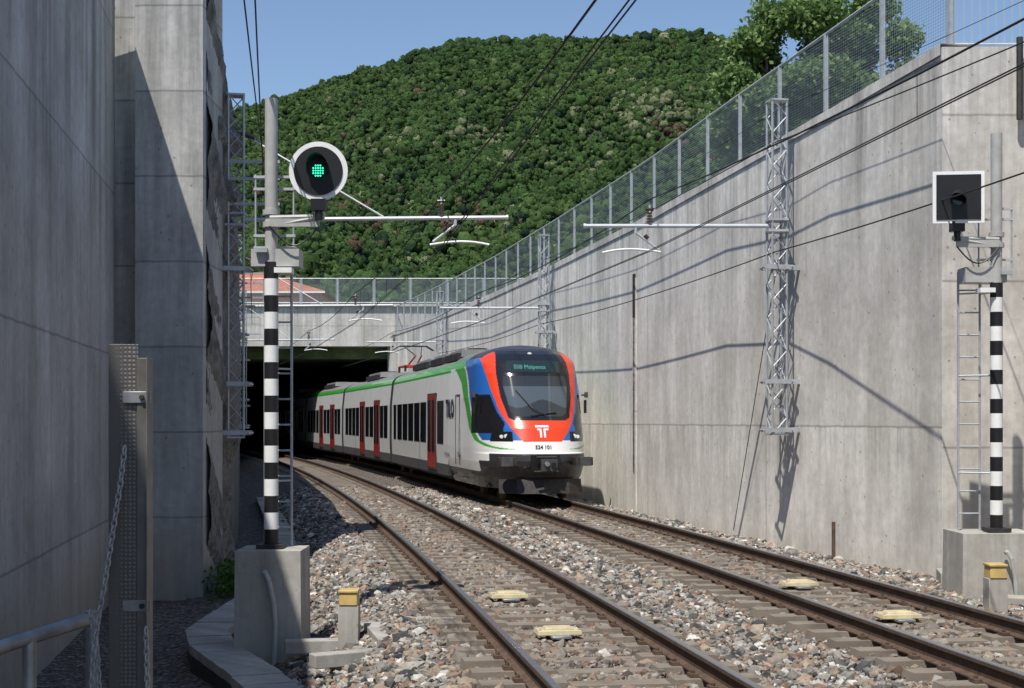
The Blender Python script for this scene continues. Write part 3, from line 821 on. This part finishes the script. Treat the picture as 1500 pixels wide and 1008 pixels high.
mb.path([Vector((-.25,float(nosey(-.25,2.12))-.05,2.12)),Vector((.42,float(nosey(.42,2.22))-.05,2.2))],.016,M_black)
for yq in (4.35,5.0): mb.box((-1.435,yq,1.75),(.02,.02,1.9),M_cartsk)
mb.box((-1.425,4.67,2.70),(.02,.65,.02),M_cartsk)
mb.tube((-1.47,4.2,1.1),(-1.47,4.2,1.9),.014,M_galv)
mb.build('front_details',troot)
def side_text(body,size,y,z,m,bold=0):
    text_mesh(body,size,m,lambda a,b_: T0(Vector((-1.445,y-a,z+b_))),'side_lettering',bold)
side_text('TILO',.66,6.0,2.12,M_text,.025); side_text('ETR 524',.16,4.4,1.02,M_cartsk,.004); side_text('Ferrovie Lombardia',.12,6.5,1.02,M_cartsk,.003)

def car(i,first=False,windows=(),doors=()):
    T,Ln=frame(i); mb=MB(T); a=LE if first else .35; b_=Ln-.35
    zs=[.42,.74,.742,1.3,2.6,3.35,3.42]+[3.42+(3.90-3.42)*math.sin(q*math.pi/2/8) for q in range(1,9)]
    sec=[]
    for z in zs:
        w=float(wz(z)) if z<=3.35 else 1.345*max(0,1-((z-3.35)/.55)**2.3)**.5
        if z<.9: w=1.41
        sec.append((w,z))
    full=[(-w,z) for w,z in sec]+[(w,z) for w,z in reversed(sec[:-1])]
    n=len(full); vs=[(x,a,z) for x,z in full]+[(x,b_,z) for x,z in full]
    for k in range(n-1):
        zm=(full[k][1]+full[k+1][1])/2
        m=M_cartsk if zm<.741 else (M_cartw if zm<3.37 else (M_cartg if zm<3.64 else M_cartroof))
        mb.add([vs[k],vs[k+1],vs[n+k+1],vs[n+k]],[(0,1,2,3)],m)
    mb.add(vs[:n],[tuple(range(n))],M_bellow); mb.add(vs[n:],[tuple(range(n))],M_bellow)
    mb.box((0,(a+b_)/2,.5),(2.4,b_-a-.4,.4),M_dark)
    mb.box((0,Ln,2.0),(2.45,.9,3.1),M_bellow)
    for s in (-1,1):
        for (y0,y1,z0,z1) in windows:
            mb.box((s*1.425,(y0+y1)/2,(z0+z1)/2),(.03,y1-y0,z1-z0),M_glass)
        for (y0,y1) in doors:
            ym=(y0+y1)/2
            mb.box((s*1.428,ym,1.68),(.035,y1-y0+.16,2.30),M_bellow)
            for q in (-1,1):
                w=(y1-y0)/2-.05
                mb.box((s*1.434,ym+q*(w/2+.025),1.68),(.035,w,2.2),M_cartr)
                mb.box((s*1.448,ym+q*(w/2+.025),1.85),(.036,w*.70,1.55),M_glass)
    eq=[(7.0,9.4),(10.0,12.6),(13.4,17.)] if first else [(6.5,10.5)]
    for (q0,q1) in eq:
        mb.box((0,(q0+q1)/2,3.96),(1.9,q1-q0,.22),M_cartroof,top=.95)
        for k in range(5): mb.box((-.93,q0+(q1-q0)*(k+.5)/5,3.86),(.25,(q1-q0)/6,.2),M_dark)
        for k in range(3): mb.tube((-.4,q0+(q1-q0)*(k+.5)/3,4.06),(-.4,q0+(q1-q0)*(k+.5)/3,4.11),.3,M_dark,14)
    for yb in ((3.0,Ln) if first else (Ln,)):
        for dy in (-1.3,1.3):
            for s in (-1,1): mb.tube((s*.72,yb+dy,.42),(s*.82,yb+dy,.42),.42,M_rust,24)
        for s in (-1,1): mb.box((s*1.05,yb,.45),(.2,2.9,.28),M_dark); mb.tube((s*1.05,yb-.3,.35),(s*1.05,yb-.3,.75),.12,M_dark)
    mb.build('car_body',troot)
def wins(spans,z0=1.32,z1=2.58): return [(a,b_,z0,z1) for a,b_ in spans]
W1=[(7.25,8.45)]+[(10.85+k*1.55,10.85+k*1.55+1.28) for k in range(5)]+[(18.75,19.5)]
car(0,True,windows=wins(W1),doors=[(8.75,10.4)])
W2=[(.9,1.9),(2.1,3.0),(5.1,6.25),(6.5,7.65),(9.95,11.1),(11.35,12.5),(12.75,13.9),(14.15,15.3)]
for i in (1,2,3): car(i,windows=wins(W2),doors=[(3.25,4.75),(8.0,9.5)])
T1,L1=frame(1); mb=MB(T1)
zb=3.95; y=3.2
for s in (-.5,.5):
    mb.tube((s,y-.8,zb),(s,y-.8,zb+.22),.05,M_ins); mb.tube((s,y+.8,zb),(s,y+.8,zb+.22),.05,M_ins)
    mb.tube((s,y-.9,zb+.24),(s,y+.9,zb+.24),.035,M_red)
mb.tube((-.5,y-.9,zb+.24),(.5,y-.9,zb+.24),.035,M_red); mb.tube((-.5,y+.9,zb+.24),(.5,y+.9,zb+.24),.035,M_red)
for s in (-.12,.12): mb.tube((s*1.5,y+.8,zb+.26),(s,y-1.0,zb+.62),.035,M_red)
for s in (-1,1): mb.tube((s*.1,y-1.0,zb+.62),(s*.35,y+.4,zb+1.05),.022,M_dark)
for d in (-.15,.15):
    mb.tube((-.55,y+.4+d,zb+1.08),(.55,y+.4+d,zb+1.08),.022,M_dark)
    for s in (-1,1): mb.tube((s*.55,y+.4+d,zb+1.08),(s*.85,y+.4+d,zb+.90),.02,M_dark)
mb.build('pantograph',troot)

# ------------------------------------------------------------------ hill + forest
rx=[-1500,-600,0,325,345,410,480,560,600,680,760,800,870,960,1010,1060,1100,1180,1300,1500,2100,3000]
ry=[430,330,235,172,167,150,124,102,83,65,67,62,65,55,52,60,75,112,160,240,330,430]
def hillz(px,t):
    Y=700+1100*t
    er=(HY-np.interp(px,rx,ry))/F; eb=(HY-500)/F
    g=np.clip(t,0,1)**.85
    e=eb+(er-eb)*g
    z=2+Y*e
    Xw=(px-750)/F*Y
    bump_=24*np.sin(Xw/95+1.3*np.sin(Y/230))+14*np.sin(Xw/38+Y/90+1)+8*np.sin(Xw/19-Y/45)
    z=z+bump_*np.sin(np.clip(t,0,1)*math.pi)**.7
    z=np.where(t>1,z-(t-1)*900,z)
    return Xw,Y,z
pxs=np.linspace(-1500,3000,260); ts=np.linspace(-.05,1.35,90)
PX,TT=np.meshgrid(pxs,ts); Xh,Yh,Zh=hillz(PX,TT)
Zh=np.where(TT<=0,5,Zh)
V=np.stack([Xh.ravel(),Yh.ravel(),Zh.ravel()],1); nc=len(pxs)
Fc=[(i*nc+j,i*nc+j+1,(i+1)*nc+j+1,(i+1)*nc+j) for i in range(len(ts)-1) for j in range(nc-1)]
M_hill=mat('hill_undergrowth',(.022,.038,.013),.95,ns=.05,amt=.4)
npmesh('wooded_hill',V,Fc,M_hill,smooth=True)
NT=46000
px=rng.uniform(240,1480,NT); t=np.sqrt(rng.uniform((760/1800.)**2,1.03,NT)); t=(t*1800-700)/1100
Xf,Yf,Zf=hillz(px,t)
iv2,if2=ico(2); nv2=len(iv2)
variants=[]
for k in range(14):
    v=iv2.copy(); l=1+.30*lumpnoise(iv2,3.0,k)+.22*lumpnoise(iv2,7.5,k+50)+np.random.default_rng(k).uniform(-.12,.12,nv2); v=v*l[:,None]; v[:,2]=np.where(v[:,2]<0,v[:,2]*1.2,v[:,2]*1.15); variants.append(v)
variants=np.array(variants)
vi=rng.integers(0,14,NT); R=rng.lognormal(0,.32,NT)*2.9; ang=rng.uniform(0,6.28,NT)
VV=variants[vi]*(R*.86)[:,None,None]; ca,sa=np.cos(ang)[:,None],np.sin(ang)[:,None]
VV=np.stack([VV[:,:,0]*ca-VV[:,:,1]*sa,VV[:,:,0]*sa+VV[:,:,1]*ca,VV[:,:,2]],2)
ctr=np.stack([Xf,Yf,Zf+R*.8+rng.uniform(-1.5,2.6,NT)],1)
VV+=ctr[:,None,:]
ca_=np.array([.034,.070,.022]);cb_=np.array([.072,.116,.038])
big=(np.sin(Xf/60)+np.sin(Yf/85+2)+np.sin((Xf+Yf)/40))/6+.5
mixv=np.clip(.55*big+.6*rng.random(NT)-.08,0,1)[:,None]
cc=ca_*(1-mixv)+cb_*mixv; cc*=rng.uniform(.68,1.3,(NT,1))
def near(cx,cy,w,h,py): return np.exp(-((px-cx)/w)**2-((py-cy)/h)**2)
py=HY-(Zf-2)/Yf*F
pale=near(955,170,55,28,py)*.8+near(700,205,50,15,py)*.4+near(850,235,60,18,py)*.3+near(650,330,50,20,py)*.15+near(560,215,60,12,py)*.2+.010
ip=rng.random(NT)<pale; cc[ip]=np.array([.17,.195,.105])*rng.uniform(.7,1.2,(ip.sum(),1))
br=near(700,335,60,22,py)*.35+near(980,205,60,14,py)*.2+near(480,300,80,22,py)*.22+near(560,350,60,20,py)*.22+.006
ib=rng.random(NT)<br; cc[ib]=np.array([.12,.085,.055])*rng.uniform(.7,1.2,(ib.sum(),1))
dkc=rng.random(NT)<.08; cc[dkc]=np.array([.020,.040,.022])
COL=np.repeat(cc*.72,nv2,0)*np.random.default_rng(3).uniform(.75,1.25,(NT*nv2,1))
FF=(if2[None]+(np.arange(NT)*nv2)[:,None,None]).reshape(-1,3)
froot=empty('hillside_forest')
npmesh('crown_cores',VV.reshape(-1,3),FF,M_forest,col=COL,smooth=True,parent=froot)
# leafy sprays breaking up every crown's outline
K=20; n=NT*K
dirs=rng.normal(size=(n,3)); dirs/=np.linalg.norm(dirs,axis=1)[:,None]; dirs[:,2]=np.where(dirs[:,2]<-.2,-dirs[:,2],dirs[:,2])
Rr=np.repeat(R,K); c=np.repeat(ctr,K,0)+dirs*(Rr*rng.uniform(.78,1.12,n))[:,None]
sz=Rr*rng.uniform(.16,.36,n)
# each spray roughly follows the crown surface with a random tilt
nrm=dirs+rng.normal(size=(n,3))*.55; nrm/=np.linalg.norm(nrm,axis=1)[:,None]
t1=np.cross(nrm,rng.normal(size=(n,3))); t1/=np.linalg.norm(t1,axis=1)[:,None]; t2=np.cross(nrm,t1)
tri=np.stack([c+t1*sz[:,None],c+(-.5*t1+.8*t2)*sz[:,None],c+(-.5*t1-.8*t2)*sz[:,None]],1)
lc=np.repeat(cc,K,0)*rng.uniform(.70,1.35,(n,1))
npmesh('leaf_sprays',tri.reshape(-1,3),np.arange(n*3).reshape(-1,3),M_forest,col=np.repeat(lc,3,0),smooth=False,parent=froot)

# ------------------------------------------------------------------ trees behind wall
def make_tree(name,base,H,Rc,seed,nl,leaf=.10):
    r=random.Random(seed); mb=MB(); tips=[]
    def branch(p,d,l,rad,lev):
        q=p+d*l; mb.tube(p,q,rad,M_trunk,7,r2=rad*.65,cap=False)
        if lev>=2: tips.append((q,l)); tips.append((p*.5+q*.5,l))
        if lev==4: return
        for k in range(3 if lev else 4):
            nd=(d+Vector((r.uniform(-1,1),r.uniform(-1,1),r.uniform(-.25,.7)))*.62).normalized()
            branch(q,nd,l*r.uniform(.6,.8),rad*.6,lev+1)
    b=Vector(base); p=b
    for k in range(6):
        q=b+Vector((r.uniform(-.12,.12),r.uniform(-.12,.12),H*.14*(k+1))); mb.tube(p,q,.17-.022*k,M_trunk,9,r2=.17-.022*(k+1),cap=False)
        for j in range(3):
            a=r.uniform(0,6.28); branch(q,Vector((math.cos(a),math.sin(a),r.uniform(.4,1.0))).normalized(),Rc*r.uniform(.36,.5)*(1.1-.11*k),.045,1)
        p=q
    branch(p,Vector((0,0,1)),H*.10,.05,1)
    root=empty(name,(0,0,0)); mb.build('trunk_and_limbs',root)
    T=np.array([t[0][:] for t in tips]); n=nl; idx=rng.integers(0,len(T),n)
    c=T[idx]+rng.normal(size=(n,3))*np.array([.21,.21,.19])
    A=randrot(n); s=leaf*rng.uniform(.6,1.2,n)
    q=np.array([(-.5,0,0),(0,-.45,.08),(.6,0,0),(0,.45,.08)])
    VV=np.einsum('nij,kj->nki',A,q)*s[:,None,None]+c[:,None,:]
    shade=rng.uniform(.7,1.3,len(T))[idx][:,None]*rng.uniform(.8,1.2,(n,1))
    col=np.array([.17,.26,.085])*shade
    npmesh('foliage',VV.reshape(-1,3),np.arange(n*4).reshape(-1,4),M_leaf,col=np.repeat(col,4,0),parent=root)
make_tree('poplar_tree',(7.8,44,6.6),7.2,2.0,3,30000,.16)
make_tree('poplar_tree',(9.4,43,6.6),8.0,2.2,5,36000,.16)
make_tree('poplar_tree',(10.9,43.5,6.6),7.4,2.1,11,30000,.16)
make_tree('poplar_tree',(12.2,50,6.6),6.6,2.1,9,18000,.16)

n=1600; c=np.stack([rng.normal(-4.55,.18,n),rng.normal(24.3,.7,n),rng.uniform(-.9,-.35,n)],1)
A=randrot(n); q=np.array([(-.5,0,0),(0,-.3,.08),(.6,0,0),(0,.3,.08)]); VV=np.einsum('nij,kj->nki',A,q)*.10+c[:,None,:]
npmesh('weed_clump',VV.reshape(-1,3),np.arange(n*4).reshape(-1,4),M_leaf,col=np.tile([.08,.15,.03],(n*4,1)))

# ------------------------------------------------------------------ building behind the portal
root=empty('pink_house')
mb=MB(); x0,x1,y0,y1=-29,-16.0,118,130; ze=12.6
mb.box(((x0+x1)/2,(y0+y1)/2,10.3),(x1-x0,y1-y0,4.6),M_pink)
for k in range(5): 
    xx=x0+1.5+k*2.6; mb.box((xx,y0-.02,11.1),(1.0,.06,1.4),M_glass); mb.box((xx,y0-.05,10.3),(1.2,.12,.08),M_wallJ)
mb.build('walls',root,smooth=False)
mb=MB(); o=.7; xm=(x0+x1)/2; ym=(y0+y1)/2
vs=[(x0-o,y0-o,ze),(x1+o,y0-o,ze),(x1+o,y1+o,ze),(x0-o,y1+o,ze),(xm-2,ym,ze+2.2),(xm+1,ym,ze+2.2)]
mb.add(vs,[(0,1,5,4),(1,2,5),(2,3,4,5),(3,0,4),(3,2,1,0)],M_tile); mb.box((xm,y0-o-.08,ze-.1),(x1-x0+2*o,.15,.15),M_white); mb.build('tiled_roof',root,smooth=False)

# ------------------------------------------------------------------ light
sd=Vector((-.215,-.44,.87)).normalized()
sun=bpy.data.lights.new('sun','SUN'); sun.energy=5.0; sun.angle=math.radians(.5); sun.color=(1,.955,.88)
so=bpy.data.objects.new('sun',sun); scene.collection.objects.link(so); so.rotation_euler=(-sd).to_track_quat('-Z','Y').to_euler(); so.location=(0,0,30)
w=bpy.data.worlds.new('World'); scene.world=w; w.use_nodes=True; nt=w.node_tree
sk=nt.nodes.new('ShaderNodeTexSky'); sk.sky_type='NISHITA'; sk.sun_disc=False
sk.sun_elevation=math.asin(sd.z); sk.sun_rotation=math.atan2(sd.x,sd.y)%(2*math.pi); sk.altitude=500; sk.air_density=1.0; sk.dust_density=.45; sk.ozone_density=2.6
bg=nt.nodes['Background']; bg.inputs[1].default_value=.135; nt.links.new(sk.outputs[0],bg.inputs[0])
scene.view_settings.view_transform='Standard'; scene.view_settings.look='None'; scene.view_settings.exposure=0

cam=bpy.data.cameras.new('camera'); cam.sensor_width=36; cam.lens=36*F/1500; cam.shift_y=(HY-504)/1500; cam.clip_end=8000; cam.clip_start=.1
co=bpy.data.objects.new('camera',cam); scene.collection.objects.link(co); co.location=(0,0,HC); co.rotation_euler=(math.pi/2,0,0); scene.camera=co
